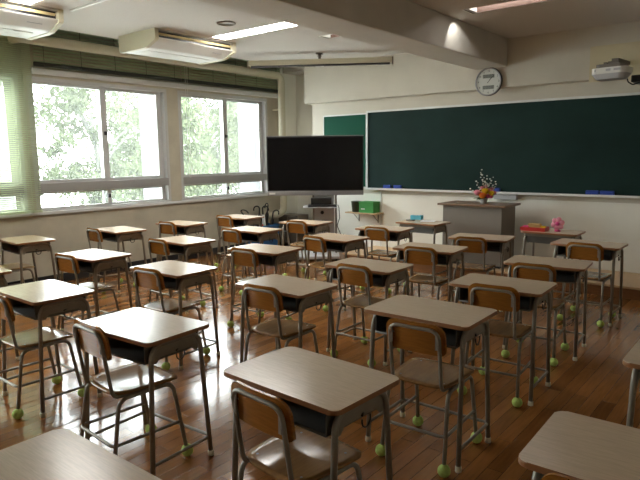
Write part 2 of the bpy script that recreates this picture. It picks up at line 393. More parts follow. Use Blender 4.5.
# ---------------------------------------------------------------- blinds
def blind(label, y0, y1, z0, z1, pitch, tilt, m_slat, xb, cordside=None):
    B = thing('venetian_blind', label, 'blind', (xb, (y0 + y1) / 2, z1)); h = (y1 - y0) / 2
    bm = NB(); box(bm, -0.02, 0.02, -h, h, -0.03, 0.0); obj('headrail', bm, m_slat, B)
    bm = NB(); n = int((z1 - z0 - 0.05) / pitch)
    for k in range(n):
        z = -0.04 - k * pitch; w = 0.0125 if m_slat == 'blind' else 0.018; ca, sa = math.cos(tilt), math.sin(tilt)
        for (x0, zz0, x1, zz1) in ((-w, -0.0012, 0, 0.0012), (0, 0.0012, w, -0.0012)):
            q = [(x0 * ca - zz0 * sa, x0 * sa + zz0 * ca), (x1 * ca - zz1 * sa, x1 * sa + zz1 * ca)]
            bm.faces.new([bm.verts.new((q[0][0], -h, z + q[0][1])), bm.verts.new((q[1][0], -h, z + q[1][1])), bm.verts.new((q[1][0], h, z + q[1][1])), bm.verts.new((q[0][0], h, z + q[0][1]))])
    obj('slats', bm, m_slat, B)
    bm = NB(); zb = z0 - z1; box(bm, -0.014, 0.014, -h, h, zb, zb + (0.05 if m_slat == 'blindd' else .025), 0, .004); obj('bottom_rail', bm, 'darkrail' if m_slat == 'blindd' else m_slat, B)
    for k in range(5):
        yy = -h + 0.12 + k * (2 * h - 0.24) / 4
        bm = NB(); tube(bm, [(0.018, yy, -0.02), (0.018, yy, zb)], 0.003, 5)
        obj('ladder_cord', bm, 'darkrail' if m_slat == 'blindd' else m_slat, B)
    if cordside is not None:
        bm = NB(); yy = -h + cordside; tube(bm, fillet([(0.02, yy, -0.02), (0.022, yy, -1.9), (0.022, yy + .03, -1.93), (0.02, yy + .05, -1.8), (0.02, yy + .03, -.02)], .02), 0.0028, 5); obj('pull_cord', bm, 'white', B)
    return B
ZB = 3.2
blind('venetian blind lowered over the window at the edge of the picture', 1.0, 3.44, 0.94, ZB, 0.0235, 0.6, 'blind', XL + 0.09)
blind('half-raised green blind above the window with trees and a concrete column', 3.475, 5.66, 2.715, ZB + .01, 0.04, 0.62, 'blindd', XL + 0.09)
blind('half-raised green blind over the window closest to the chalkboard', 5.68, 7.85, 2.715, ZB + .01, 0.04, 0.62, 'blindd', XL + 0.09, 0.05)

# ---------------------------------------------------------------- heating pipe
pp = thing('wall_pipe', 'thick cream pipe running above the windows and down the corner', 'pipe', (XL, 5.5, 0))
xp = 0.21; zp = 2.985; yv = 7.75
bm = NB(); tube(bm, fillet([(0.03, -2.25, zp + .02), (xp, -2.25, zp + .02), (xp, yv - 5.5, zp), (xp, yv - 5.5, 0.60), (xp, yv - 5.72, .55), (0.02, yv - 5.74, .55)], [0, .12, .12, .14, .1, 0], 7), 0.062, 14); obj('pipe_run', bm, 'cream', pp)
bm = NB()
for yy in (-0.9, 0.6): box(bm, 0.0, xp, yy - .015, yy + .015, zp - .015, zp + .015)
for zz in (1.2, 2.4): box(bm, 0.0, xp, yv - 5.5 - .015, yv - 5.5 + .015, zz, zz + .03)
obj('pipe_bracket', bm, 'cream', pp)

# ---------------------------------------------------------------- ceiling things
def aircon(label, yn, yf):
    A = thing('ceiling_air_conditioner', label, 'air conditioner', (-6.13, (yn + yf) / 2, ZC), 0, 'ceiling air conditioners'); h = (yf - yn) / 2
    prof = [(-0.42, 0), (0.31, 0), (0.31, -0.012), (0.25, -0.018), (0.25, -0.092), (0.31, -0.098), (0.30, -0.11), (0.12, -0.185), (0.08, -0.193), (-0.395, -0.193), (-0.42, -0.17)]
    bm = NB(); prism(bm, prof, -h + .05, h - .05, 'y'); obj('casing', bm, 'white', A)
    endp = [(-0.425, 0), (0.315, 0), (0.315, -0.11), (0.30, -0.13), (0.125, -0.192), (0.08, -0.20), (-0.40, -0.20), (-0.425, -0.175)]
    for s in (-1, 1):
        bm = NB(); prism(bm, endp, s * h, s * (h - .05), 'y'); obj('end_cap', bm, 'cream', A)
    bm = NB(); box(bm, 0.251, 0.257, -h + .05, h - .05, -0.091, -0.02); obj('outlet', bm, 'black', A)
    bm = NB(); prism(bm, [(0.275, -0.066), (0.298, -0.046), (0.295, -0.042), (0.272, -0.062)], -h + .07, h - .07, 'y'); obj('louver', bm, 'gold', A)
    bm = NB(); box(bm, -0.22, -0.04, -h + .15, h - .15, -0.197, -0.192)
    for k in range(14): box(bm, -0.22, -0.04, -h + .18 + k * (2 * h - .36) / 14, -h + .19 + k * (2 * h - .36) / 14, -0.199, -0.194)
    obj('intake_grille', bm, 'white', A)
    bm = NB(); t = bmesh.new(); box(t, -.004, .004, h - .32, h - .17, -.001, .001); merge(bm, t, 0, Matrix.Translation((0.21, 0, -0.150)) @ Matrix.Rotation(math.radians(-22.6), 4, 'Y')); obj('badge', bm, 'lgrey', A)
aircon('long white air conditioner under the ceiling, cut off by the picture edge', 1.62, 3.12)
aircon('long white air conditioner under the ceiling beside the second window blind', 4.20, 5.46)

def light(label, r, style, body='white'):
    cx, cyy = (r[0] + r[1]) / 2, (r[2] + r[3]) / 2; w, d = r[1] - r[0], r[3] - r[2]
    T = thing('ceiling_light', label, 'ceiling light', (cx, cyy, ZC), 0, 'ceiling lights')
    bm = NB(); dp = 0.11; t = 0.004
    box(bm, -w / 2, w / 2, -d / 2, d / 2, dp, dp + t)
    for s in (-1, 1):
        box(bm, s * w / 2, s * (w / 2 - t), -d / 2, d / 2, -0.003, dp); box(bm, -w / 2, w / 2, s * d / 2, s * (d / 2 - t), -0.003, dp)
    obj('housing', bm, body, T)
    bm = NB(); e = .014
    for s in (-1, 1):
        box(bm, s * w / 2, s * (w / 2 + e), -d / 2 - e, d / 2 + e, -.005, 0); box(bm, -w / 2, w / 2, s * d / 2, s * (d / 2 + e), -.005, 0)
    obj('rim', bm, 'white', T)
    if style == 'diffuser':
        bm = NB(); box(bm, -w / 2 + .005, w / 2 - .005, -d / 2 + .005, d / 2 - .005, 0.004, 0.012); obj('diffuser', bm, 'lamp', T)
    else:
        for s in ((-1, 1) if d > .18 else (0,)):
            bm = NB(); tube(bm, [(-w / 2 + .06, s * .05, .065), (w / 2 - .06, s * .05, .065)], .013, 10); obj('lamp_tube', bm, 'tubelamp', T)
        for s in (-1, 1):
            bm = NB(); box(bm, s * (w / 2 - .05), s * (w / 2 - .008), -d / 2 + .006, d / 2 - .006, .0, .1); obj('end_plate', bm, 'white', T)
light('bright ceiling light partly hidden behind the air conditioner cut by the picture edge', L0, 'diffuser')
light('bright long ceiling light between the air conditioner and the beam', L1, 'diffuser')
light('recessed ceiling light mostly hidden behind the beam, only its tip showing', L2, 'tube', 'troffer')
light('recessed ceiling light on the clock side of the beam', L3, 'tube', 'troffer')

bm = NB(); lathe(bm, [(0.105, 0), (0.105, -0.008), (0.09, -0.012), (0.088, -0.006), (0, -0.006)], 24); o = obj('ceiling_speaker', bm, 'grey'); o.location = (-5.05, 4.60, ZC); tag(o, 'round grey disc set in the ceiling beside the long lit lamp', 'speaker')
q = hit(351, 38.5, 2, ZC)
bm = NB(); lathe(bm, [(0.05, 0), (0.05, -0.02), (0.035, -0.035), (0, -0.035)], 18); o = obj('smoke_detector', bm, 'grey'); o.location = (-4.25, 6.3, ZC); tag(o, 'small dark round ceiling fitting beside the beam', 'detector')
bm = NB(); box(bm, -5.75, -3.48, 3.16, 3.185, ZC - .016, ZC, 0, .003); tag(obj('ceiling_trunking', bm, 'white'), 'thin white cable trunking crossing the ceiling to the air conditioner', 'trunking')

# projection screen roll hanging from the ceiling
sL, sR = hit(249, 64, 2, 2.95), hit(392, 60, 2, 2.95); sc_ = (sL + sR) / 2; sl = (sR - sL).length / 2; ang = math.atan2(sR.y - sL.y, sR.x - sL.x)
S = thing('projection_screen', 'rolled-up projection screen in a long beige case hanging from the ceiling', 'projection screen', (sc_.x, sc_.y, ZC), ang)
bm = NB(); box(bm, -sl, sl, -.045, .045, -.155, -.08, 0, .01); obj('case', bm, 'cream', S)
bm = NB(); box(bm, -sl + .03, sl - .03, -.03, .03, -.178, -.155); obj('fabric_roll', bm, 'black', S)
for s in (-1, 1):
    bm = NB(); box(bm, s * sl, s * (sl + .018), -.048, .048, -.175, -.075, 0, .006); obj('end_cap', bm, 'grey', S)
bm = NB(); box(bm, -.05, .05, -.05, .05, -.012, 0); tube(bm, [(0, 0, -.01), (0, 0, -.082)], .02, 10); tube(bm, [(0, 0, -.03), (0, 0, -.045)], .032, 10); obj('ceiling_mount', bm, 'grey', S)
bm = NB(); box(bm, -.06, .06, -.015, .015, -.19, -.176, 0, .004); obj('pull_handle', bm, 'white', S)

# ---------------------------------------------------------------- front wall
bTL = hit(369, 113, 1, YF); bBL = hit(369, 188, 1, YF); BX0, BX1, BZ0, BZ1 = bBL.x, -0.72, 1.072, 2.262
CB = thing('chalkboard', 'long dark green chalkboard on the wall behind the podium', 'chalkboard', ((BX0 + BX1) / 2, YF, BZ0)); w = (BX1 - BX0) / 2; hh = BZ1 - BZ0
bm = NB(); box(bm, -w, w, -.03, -.004, .0, hh); obj('writing_surface', bm, 'board', CB)
bm = NB(); e = .022
box(bm, -w - e, w + e, -.045, -.002, hh, hh + .03, 0, .004); box(bm, -w - e, -w, -.045, -.002, 0, hh); box(bm, w, w + e, -.045, -.002, 0, hh); obj('board_frame', bm, 'alu', CB)
bm = NB(); box(bm, -w - e, w + e, -.105, -.002, -.02, 0.0, 0, .004); box(bm, -w - e, w + e, -.105, -.098, 0, .012); obj('chalk_tray', bm, 'alu', CB)
gx0 = hit(324.5, 150, 1, YF).x
SB = thing('side_board', 'bright green pin board beside the dark chalkboard, behind the big display', 'notice board', ((gx0 + BX0 - .03) / 2, YF, BZ0)); w2 = (BX0 - .03 - gx0) / 2
bm = NB(); box(bm, -w2, w2, -.022, -.004, .02, hh - .02); obj('pin_surface', bm, 'board2', SB)
bm = NB()
for s in (-1, 1): box(bm, s * w2, s * (w2 - .014), -.03, -.003, 0, hh)
box(bm, -w2 + .014, w2 - .014, -.03, -.003, 0, .02); box(bm, -w2 + .014, w2 - .014, -.03, -.003, hh - .02, hh)
obj('board_frame', bm, 'alu', SB)
# erasers in the chalk tray
def eraser(px, label, w=.17):
    x = hit(px, 189, 1, YF - .06).x
    E_ = thing('chalkboard_eraser', label, 'eraser', (x, YF - .066, BZ0 + .0005), random.uniform(-.04, .04), 'chalkboard erasers')
    bm = NB(); box(bm, -w / 2, w / 2, -.024, .024, 0, .03, 0, .004); obj('felt_pad', bm, 'blue', E_)
    bm = NB(); box(bm, -w / 2, w / 2, -.024, .024, .031, .06, 0, .006); obj('grip', bm, 'blue', E_)
eraser(387.5, 'blue eraser at the end of the chalk tray closest to the display', .13)
eraser(397.8, 'blue eraser next to the one at the display end of the chalk tray', .13)
eraser(496.5, 'blue eraser on the chalk tray just behind the flowers', .10)
eraser(592.6, 'blue eraser below the projector, the one of the pair closer to the flowers', .15)
eraser(607.5, 'blue eraser below the projector, the one of the pair farther from the flowers', .16)
for px, lb in ((501.5, 'small grey box under the chalk tray, closer to the flowers'), (512.5, 'small grey box under the chalk tray, farther from the flowers')):
    q = hit(px, 196, 1, YF); bm = NB(); box(bm, -.08, .08, -.07, -.003, -.075, 0.0, 0, .006); o = obj('chalk_box', bm, 'lgrey'); o.location = (q.x, YF, BZ0 - .022); tag(o, lb, 'box', 'boxes under the chalk tray')

# clock
q = hit(489.5, 82, 1, YS)
C_ = thing('wall_clock', 'round wall clock with two grey panels above the chalkboard', 'clock', (q.x, YS, q.z)); R_ = .185
bm = NB(); t = bmesh.new(); lathe(t, [(0, 0.0), (R_ * .9, 0), (R_, .012), (R_, .035), (R_ * .985, .045), (R_ * .92, .045), (R_ * .9, .03), (0, .03)], 40)
merge(bm, t, 0, Matrix.Rotation(PI / 2, 4, 'X')); obj('rim', bm, 'black', C_)
bm = NB(); t = bmesh.new(); lathe(t, [(R_ * .96, .0455), (R_ * .985, .0475), (R_ * .90, .0475), (R_ * .89, .045)], 40, smooth=True, cap=False); merge(bm, t, 0, Matrix.Rotation(PI / 2, 4, 'X')); obj('chrome_ring', bm, 'silver', C_)
bm = NB(); t = bmesh.new(); lathe(t, [(0, .0302), (R_ * .895, .0302), (R_ * .895, .033), (0, .033)], 40, smooth=False); merge(bm, t, 0, Matrix.Rotation(PI / 2, 4, 'X')); dial = obj('dial', bm, 'dial', C_)
for zc, ww in ((.072, .16), (-.072, .16)):
    bm = NB(); box(bm, -ww / 2, ww / 2, -.0355, -.0335, zc - .024, zc + .024); lc = obj('display_panel', bm, 'lcd', dial)
    bm = NB()
    for k in range(4):
        cx = -.054 + k * .036
        for (dx0, dx1, dz0, dz1) in ((-.011, -.007, -.016, .016), (.007, .011, -.016, .016), (-.01, .01, .013, .017), (-.01, .01, -.017, -.013)):
            box(bm, cx + dx0, cx + dx1, -.0362, -.0354, zc + dz0, zc + dz1)
    obj('segments', bm, 'ink', lc)
def text_mesh(body, size, parent, loc, m, name='numeral'):
    cu = bpy.data.curves.new(name, 'FONT'); cu.body = body; cu.size = size; cu.align_x = 'CENTER'; cu.align_y = 'CENTER'; cu.extrude = .0006
    to = bpy.data.objects.new(name, cu); COL.objects.link(to); dg = bpy.context.evaluated_depsgraph_get()
    me = bpy.data.meshes.new_from_object(to.evaluated_get(dg)); COL.objects.unlink(to); bpy.data.objects.remove(to)
    me.materials.clear(); me.materials.append(MT[m]); o = bpy.data.objects.new(name, me); COL.objects.link(o); o.parent = parent
    o.location = loc; o.rotation_euler = (PI / 2, 0, 0); return o
for k in range(12):
    a = PI / 2 - (k + 1) * PI / 6
    text_mesh(str(k + 1), .036, dial, (R_ * .76 * math.cos(a), -.034, R_ * .76 * math.sin(a)), 'ink')
for ln, wd, a, nm in ((.075, .007, math.radians(52), 'hour_hand'), (.115, .005, math.radians(46), 'minute_hand')):
    bm = NB(); t = bmesh.new(); box(t, -.02, ln, -wd / 2, wd / 2, 0, .0015); merge(bm, t, 0, Matrix.Translation((0, -.0375 if nm[0] == 'h' else -.0395, 0)) @ Matrix.Rotation(PI / 2, 4, 'X') @ Matrix.Rotation(a, 4, 'Z')); obj(nm, bm, 'ink', C_)

# projector over the chalkboard
pc = hit(612, 71, 1, 7.16)
PJ = thing('projector', 'white wall-mounted projector above the chalkboard', 'projector', (pc.x, 7.16, pc.z), -0.1); PJ.scale = (.8, .8, .8)
bm = NB(); prism(bm, rrect(.46, .36, .09, 6), -.045, .035); obj('housing', bm, 'white', PJ)
bm = NB()
t = bmesh.new(); prism(t, rrect(.45, .35, .09, 6), 0, 1)
for v in t.verts:
    if v.co.z < .5: v.co.x *= .78; v.co.y *= .78; v.co.z = -.115
    else: v.co.z = -.046
merge(bm, t); obj('underside', bm, 'lgrey', PJ)
bm = NB(); prism(bm, rrect(.36, .28, .06, 5), .036, .085); obj('top_cover', bm, 'grey', PJ)
bm = NB()
for k, x0 in enumerate((-.17, -.02, .08)): box(bm, x0, x0 + (.02, .06, .09)[k], -.1815, -.18, -.015, .015)
obj('vent', bm, 'lgrey', PJ)
bm = NB(); box(bm, -.13, .15, .02, .12, .086, .105); box(bm, -.05, .09, -.03, .09, .105, .13); box(bm, -.03, .06, .05, (YS - .03 - 7.16) / .8, .13, .175); box(bm, -.1, -.06, -.05, .1, .086, .12); obj('mount_arm', bm, 'grey', PJ)
bm = NB(); tube(bm, fillet([(.16, .1, -.07), (.17, .14, -.15), (.22, .18, -.19), (.30, .22, -.16)], .04), .009, 8); obj('cable', bm, 'black', PJ)
q0, q1 = hit(591, 48, 1, YS), hit(640, 74, 1, YS)
bm = NB(); box(bm, q0.x, q0.x + .75, YS - .02, YS - .002, q1.z - .05, q0.z + .01); tag(obj('mounting_plate', bm, 'plate'), 'yellowed mounting plate on the wall behind the projector', 'plate')
q0 = hit(637, 78, 1, 7.35)
bm = NB(); box(bm, q0.x - .05, q0.x + .45, 7.3, YS - .002, q0.z - .045, q0.z + .03, 0, .008); tag(obj('wall_speaker', bm, 'black'), 'dark box on the wall beside the projector, cut by the picture edge', 'speaker')

# wall shelf with two bins
q0, q1 = hit(351, 211.5, 1, YF - .1), hit(379.5, 212.5, 1, YF - .1); zs = (q0.z + q1.z) / 2; ws = (q1.x - q0.x) / 2 + .02; cxs = (q0.x + q1.x) / 2
SH = thing('wall_shelf', 'small pale wooden wall shelf on two brackets under the chalkboard end', 'shelf', (cxs, YF, zs))
bm = NB(); box(bm, -ws, ws, -.24, -.002, -.02, 0, 0, .002); obj('shelf_board', bm, 'plat', SH)
for s in (-.6, .65):
    bm = NB(); box(bm, s * ws - .008, s * ws + .008, -.2, -.002, -.028, -.02); box(bm, s * ws - .008, s * ws + .008, -.012, -.002, -.17, -.02); tube(bm, [(s * ws, -.17, -.026), (s * ws, -.01, -.15)], .005, 6); obj('bracket', bm, 'grey', SH)
bx = hit(369, 206, 1, YF - .14)
GB = thing('storage_box', 'green cardboard box on the small wall shelf', 'box', (bx.x, YF - .13, zs + .0005), .03)
bm = NB(); box(bm, -.14, .13, -.09, .1, 0, .16, 0, .004); obj('box_body', bm, 'green', GB)
bm = NB(); box(bm, -.145, .135, -.095, .105, .15, .175, 0, .003); obj('lid', bm, 'green', GB)
bm = NB(); box(bm, -.1, -.03, -.0925, -.0905, .05, .07); obj('label', bm, 'white', GB)
bx = hit(356, 206, 1, YF - .14)
bm = NB(); lathe(bm, [(.068, 0), (.085, .165), (.09, .17), (.082, .17), (.066, .01), (0, .01)], 20); o = obj('waste_bin', bm, 'dgreen'); o.location = (bx.x, YF - .13, zs + .0005); tag(o, 'small dark olive bin beside the green box on the wall shelf', 'bin')
q = hit(381.3, 205, 1, YF)
bm = NB(); box(bm, q.x - .012, q.x + .012, YF - .016, YF - .001, PLAT_Z + .001, BZ0 - .02); tag(obj('cable_cover', bm, 'white'), 'white vertical cable cover on the wall beside the shelf', 'cable cover')

# ---------------------------------------------------------------- podium with flowers
px0 = hit(443, 207, 1, 7.1); px1 = hit(502, 207, 1, 7.1); zt = 0.952
PW = px1.x - px0.x; PCX = (px0.x + px1.x) / 2
PO = thing('podium', 'grey steel podium with a brown wooden top standing on the platform', 'podium', (PCX, 7.1, PLAT_Z))
hb = zt - PLAT_Z - .028; dep = .46
bm = NB(); box(bm, -PW / 2, PW / 2, 0, .02, .03, hb, 0, .003); obj('front_panel', bm, 'grey', PO)
for s in (-1, 1):
    bm = NB(); box(bm, s * PW / 2, s * (PW / 2 - .02), .0205, dep, .03, hb, 0, .003); obj('side_panel', bm, 'grey', PO)
bm = NB(); box(bm, -PW / 2 + .02, PW / 2 - .02, .0205, dep, hb - .2, hb - .185); obj('inner_shelf', bm, 'grey', PO)
bm = NB(); box(bm, -PW / 2 + .01, PW / 2 - .01, .01, dep - .01, 0, .03); obj('plinth', bm, 'black', PO)
bm = NB(); box(bm, -PW / 2 - .06, PW / 2 + .06, -.05, dep + .03, hb + .001, hb + .028, 0, .005); obj('top', bm, 'podtop', PO)

fx = hit(484, 199, 1, 7.27)
FL = thing('flower_arrangement', 'potted bouquet of yellow, orange and pink flowers on the podium', 'flowers', (fx.x, 7.27, zt + .0015))
FL.scale = (.8, .8, .8)
bm = NB(); lathe(bm, [(.05, 0), (.062, .105), (.066, .11), (.058, .11), (.055, .09), (0, .09)], 20); obj('pot', bm, 'pot', FL)
rnd = random.Random(4)
def flower(c, r, m, n=14, nm='flower_head'):
    bm = NB(); r *= 1.3; ball(bm, c, r * .6, 0, 10, 6)
    for layer, (k, rr, up) in enumerate(((n, 1.0, .1), (n - 3, .8, .5), (n - 6, .55, .9))):
        for i in range(k):
            a = 2 * PI * i / k + layer * .3; d = Vector((math.cos(a), math.sin(a), 0)); tip = Vector(c) + d * r * rr + Vector((0, 0, up * r * .55))
            s = Vector((-d.y, d.x, 0)) * r * .22; mid = Vector(c) + d * r * rr * .6 + Vector((0, 0, up * r * .5 + r * .12))
            vs = [bm.verts.new(v) for v in (Vector(c) + d * r * .2 + Vector((0, 0, r * .2 * up)), mid + s, tip, mid - s)]; bm.faces.new(vs)
    return obj(nm, bm, m, FL)
hdir = RT0
def fp(u, z, back=0.0): return tuple(Vector((0, 0, z)) + hdir * u + Vector((FW.x, FW.y, 0)) * back)
for u, z, r, m, b in ((.0, .20, .065, 'yellow', -.05), (.105, .165, .055, 'yellow', -.04), (-.045, .135, .068, 'orange', -.07), (-.12, .18, .06, 'pink', -.02), (.06, .21, .05, 'pink', 0), (.16, .17, .045, 'pink', 0.0), (-.03, .25, .04, 'pink', .03), (.035, .27, .04, 'pink', .04), (.04, .12, .045, 'hotpink', -.06), (.13, .23, .04, 'pink', .04), (.10, .11, .035, 'hotpink', -.04)):
    flower(fp(u, z, b), r, m)
bm = NB()
for i in range(26):
    a = rnd.uniform(0, 2 * PI); l = rnd.uniform(.09, .17); d = Vector((math.cos(a), math.sin(a), rnd.uniform(-.25, .25))); o_ = Vector((0, 0, .11)); s = Vector((-d.y, d.x, 0)) * .035
    if i < 6: d = -hdir + Vector((0, 0, rnd.uniform(-.45, -.1))); l = rnd.uniform(.12, .2)
    vs = [bm.verts.new(v) for v in (o_ + d * l * .25, o_ + d * l * .65 + s, o_ + d * l, o_ + d * l * .65 - s)]; bm.faces.new(vs)
obj('leaf', bm, 'leaf', FL).name = 'leaves'
tw = NB(); bl = NB()
for u, z in ((-.05, .56), (-.03, .47), (.02, .44), (.13, .43), (.19, .34), (.09, .37), (-.12, .36), (-.02, .38), (.22, .30), (-.22, .23), (.05, .33)):
    e = Vector(fp(u, z, rnd.uniform(-.03, .05))); mdl = Vector(fp(u * .5, z * .62, 0)) + Vector((rnd.uniform(-.015, .015), 0, 0))
    tube(tw, [(0, 0, .1), mdl, e], [.004, .003, .0015], 5)
    for k in range(5):
        t = .55 + .45 * k / 4; p = mdl.lerp(e, (t - .5) * 2 if t > .5 else 0); ball(bl, p + Vector((rnd.uniform(-.02, .02), rnd.uniform(-.02, .02), rnd.uniform(-.01, .015))), rnd.uniform(.008, .017), 0, 6, 5, (1, 1, .8))
obj('twigs', tw, 'stem', FL); obj('blossoms', bl, 'blossom', FL)

# ---------------------------------------------------------------- big display on a stand
td = 8.95; tc = Vector((0, 0, CAMH)) + FW * td + RT * ((315.2 - 320) / F * td) - UP * ((165.6 - 240) / F * td)
TV = thing('display_screen', 'large black flat display screen on a rolling stand beside the chalkboard', 'display', (tc.x, tc.y, 0), YAW)
tw2 = 96.3 / F * td / 2; th = 57.5 / F * td / 2
bm = NB(); box(bm, -tw2, tw2, -.03, .05, tc.z - th + .055, tc.z + th, 0, .006); obj('body', bm, 'black', TV)
bm = NB(); box(bm, -tw2 + .018, tw2 - .018, -.034, -.0302, tc.z - th + .07, tc.z + th - .02); obj('screen', bm, 'screen', TV)
bm = NB(); box(bm, -tw2, tw2, -.036, .05, tc.z - th - .012, tc.z - th + .054, 0, .005); br_ = obj('bezel', bm, 'silver', TV)
bm = NB(); box(bm, -tw2 + .03, -tw2 + .12, -.0375, -.0362, tc.z - th + .008, tc.z - th + .035); obj('sticker', bm, 'white', br_)
bm = NB(); box(bm, -tw2, tw2, -.034, .05, tc.z + th, tc.z + th + .012); obj('top_trim', bm, 'silver', TV)
zbt = tc.z - th
bm = NB(); box(bm, -.02, .29, .0, .06, .10, zbt + .3, 0, .004); obj('column', bm, 'lgrey', TV)
bm = NB()
for s in (-.05, .3): box(bm, s, s + .03, .005, .055, .08, zbt + .3, 0, .004)
obj('upright', bm, 'grey', TV)
ZT = 0.815
bm = NB(); box(bm, -.19, .33, -.30, .0, ZT, ZT + .016, 0, .003); obj('tray', bm, 'lgrey', TV)
for zk in (ZT - .09, ZT - .24):
    bm = NB(); t = bmesh.new(); lathe(t, [(.028, 0), (.028, .03), (.02, .036), (0, .036)], 14); merge(bm, t, 0, Matrix.Translation((.10, 0, zk)) @ Matrix.Rotation(PI / 2, 4, 'X')); obj('knob', bm, 'black', TV)
bm = NB(); box(bm, -.30, .36, -.28, .30, .03, .08, 0, .01); obj('base', bm, 'lgrey', TV)
for sx in (-.25, .31):
    for sy2 in (-.23, .25):
        bm = NB(); tube(bm, [(sx - .012, sy2, .025), (sx + .012, sy2, .025)], .025, 12); obj('caster', bm, 'black', TV)
def on_tv(x, y, z): 
    return (tc.x + x * cy - y * sy, tc.y + x * sy + y * cy, z)
bm = NB(); box(bm, -.16, .15, -.09, .09, 0, .1, 0, .006); o = obj('media_recorder', bm, 'black'); o.location = on_tv(.09, -.11, ZT + .0475); o.rotation_euler = (0, 0, YAW); tag(o, 'black recorder box on the tray below the display', 'recorder')
LP = thing('laptop', 'closed black laptop lying on the tray below the display', 'laptop', on_tv(.075, -.155, ZT + .0165), YAW)
bm = NB(); box(bm, -.19, .24, -.13, .13, 0, .014, 0, .004); obj('laptop_base', bm, 'black', LP)
bm = NB(); box(bm, -.19, .24, -.13, .13, .0145, .030, 0, .005); obj('laptop_lid', bm, 'black', LP)
bm = NB()
pts = [on_tv(.342, -.05, ZT + .03), on_tv(.36, -.04, ZT - .02), on_tv(.37, -.03, ZT - .18), on_tv(.33, -.01, ZT - .3), on_tv(.38, -.02, ZT - .42), on_tv(.44, -.02, ZT - .5), on_tv(.43, .02, .4), on_tv(.42, .05, .05)]
tube(bm, fillet(pts, .06), .006, 6); o = obj('power_cable', bm, 'black', TV); o.matrix_parent_inverse = (Matrix.Translation((tc.x, tc.y, 0)) @ Matrix.Rotation(YAW, 4, 'Z')).inverted()

# ---------------------------------------------------------------- window corner: cabinet, umbrellas, orange cord
q0, q1 = hit(268.5, 217, 0, -6.78), hit(287.5, 217, 0, -6.78)
q = hit(277, 218, 1, 7.55)
CA = thing('metal_cabinet', 'low grey metal cabinet under the bent cream pipe', 'cabinet', (-7.08, 7.99, 0))
bm = NB(); box(bm, -.23, .23, -.2, .11, .02, .54, 0, .005); obj('cabinet_body', bm, 'grey', CA)
for s in (-1, 1):
    bm = NB(); box(bm, s * .005, s * .225, -.215, -.201, .04, .52, 0, .003); d = obj('door', bm, 'grey', CA)
    bm = NB(); box(bm, s * .02, s * .035, -.225, -.2155, .27, .35); obj('handle', bm, 'silver', d)
uq = hit(262, 224, 0, -7.08)
UB = thing('umbrella_stand', 'blue plastic umbrella bin by the wall below the window', 'umbrella stand', (-7.09, uq.y, 0))
bm = NB()
prism(bm, rrect(.34, .50, .04), 0, .02)
for (a0, a1, b0, b1) in ((-.17, .17, -.25, -.235), (-.17, .17, .235, .25), (-.17, -.155, -.235, .235), (.155, .17, -.235, .235)): box(bm, a0, a1, b0, b1, .02, .40)
obj('bin_body', bm, 'bluep', UB)
bm = NB()
for (a0, a1, b0, b1) in ((-.185, .185, -.265, -.235), (-.185, .185, .235, .265), (-.185, -.155, -.235, .235), (.155, .185, -.235, .235)): box(bm, a0, a1, b0, b1, .40, .43, 0, .004)
obj('rim', bm, 'bluep', UB)
UM = []
def umbrella(label, foot, top, hook, cover='black'):
    f, t = Vector(foot), Vector(top); U = thing('umbrella', label, 'umbrella', f, 0, 'umbrellas in the blue bin'); d = t - f; L = d.length; n = d.normalized()
    bm = NB(); tube(bm, [n * 0, n * .06, n * L * .5, n * L * .80, n * L * .86], [.004, .012, .036, .032, .014], 9); obj('canopy', bm, cover, U)
    bm = NB(); hv = Vector(hook).normalized(); r = .05
    pts = [n * L * .84, n * (L - .03)] + [n * L + hv * (r - r * math.cos(a)) + n * r * math.sin(a) for a in [k * PI / 7 for k in range(8)]] + [n * L + hv * 2 * r - n * .03]
    tube(bm, pts, .0115, 8); obj('crook_handle', bm, 'black', U); return U
uy = uq.y; ux = -7.09
def utop(px, py, dx): 
    return tuple(hit(px, py, 0, ux + dx))
HK = (cy, sy, 0.0); HKL = (-cy, -sy, 0.0)
umbrella('black crook-handled umbrella leaning away from the others in the blue bin', (ux + .0, uy + .14, .03), utop(241.5, 212, .0), HK)
umbrella('black umbrella with its crook turned away from the display, middle of the blue bin', (ux - .11, uy + .0, .03), utop(259.5, 209, -.11), HKL)
umbrella('white-covered umbrella with black crook in the blue bin', (ux + .055, uy + .03, .03), utop(262.5, 209, .055), HK, 'paper')
umbrella('black umbrella standing upright beside the white one in the blue bin', (ux - .055, uy + .08, .03), utop(268, 206, -.055), (.2, -.9, 0))
umbrella('black umbrella leaning steeply towards the cabinet in the blue bin', (ux + .11, uy + .05, .03), utop(273, 213, .11), HK)
umbrella('short red folded umbrella low in the blue bin', (ux + .115, uy - .12, .03), utop(261.5, 219.5, .115), (.2, -.9, 0), 'red')
q = hit(290.5, 211, 0, XL + .03)
bm = NB()
for k in range(3):
    pts = [(XL + .02 + k * .014, q.y + (.045 + .006 * k) * math.cos(a), q.z + (.07 + .008 * k) * math.sin(a)) for a in [i * 2 * PI / 22 for i in range(22)]]
    tube(bm, pts, .007, 7, closed=True)
tube(bm, [(XL, q.y, q.z + .08), (XL + .06, q.y, q.z + .08)], .008, 6)
tag(obj('cord_coil', bm, 'orangec'), 'small orange cord coil hanging on the wall by the pipe', 'cord')

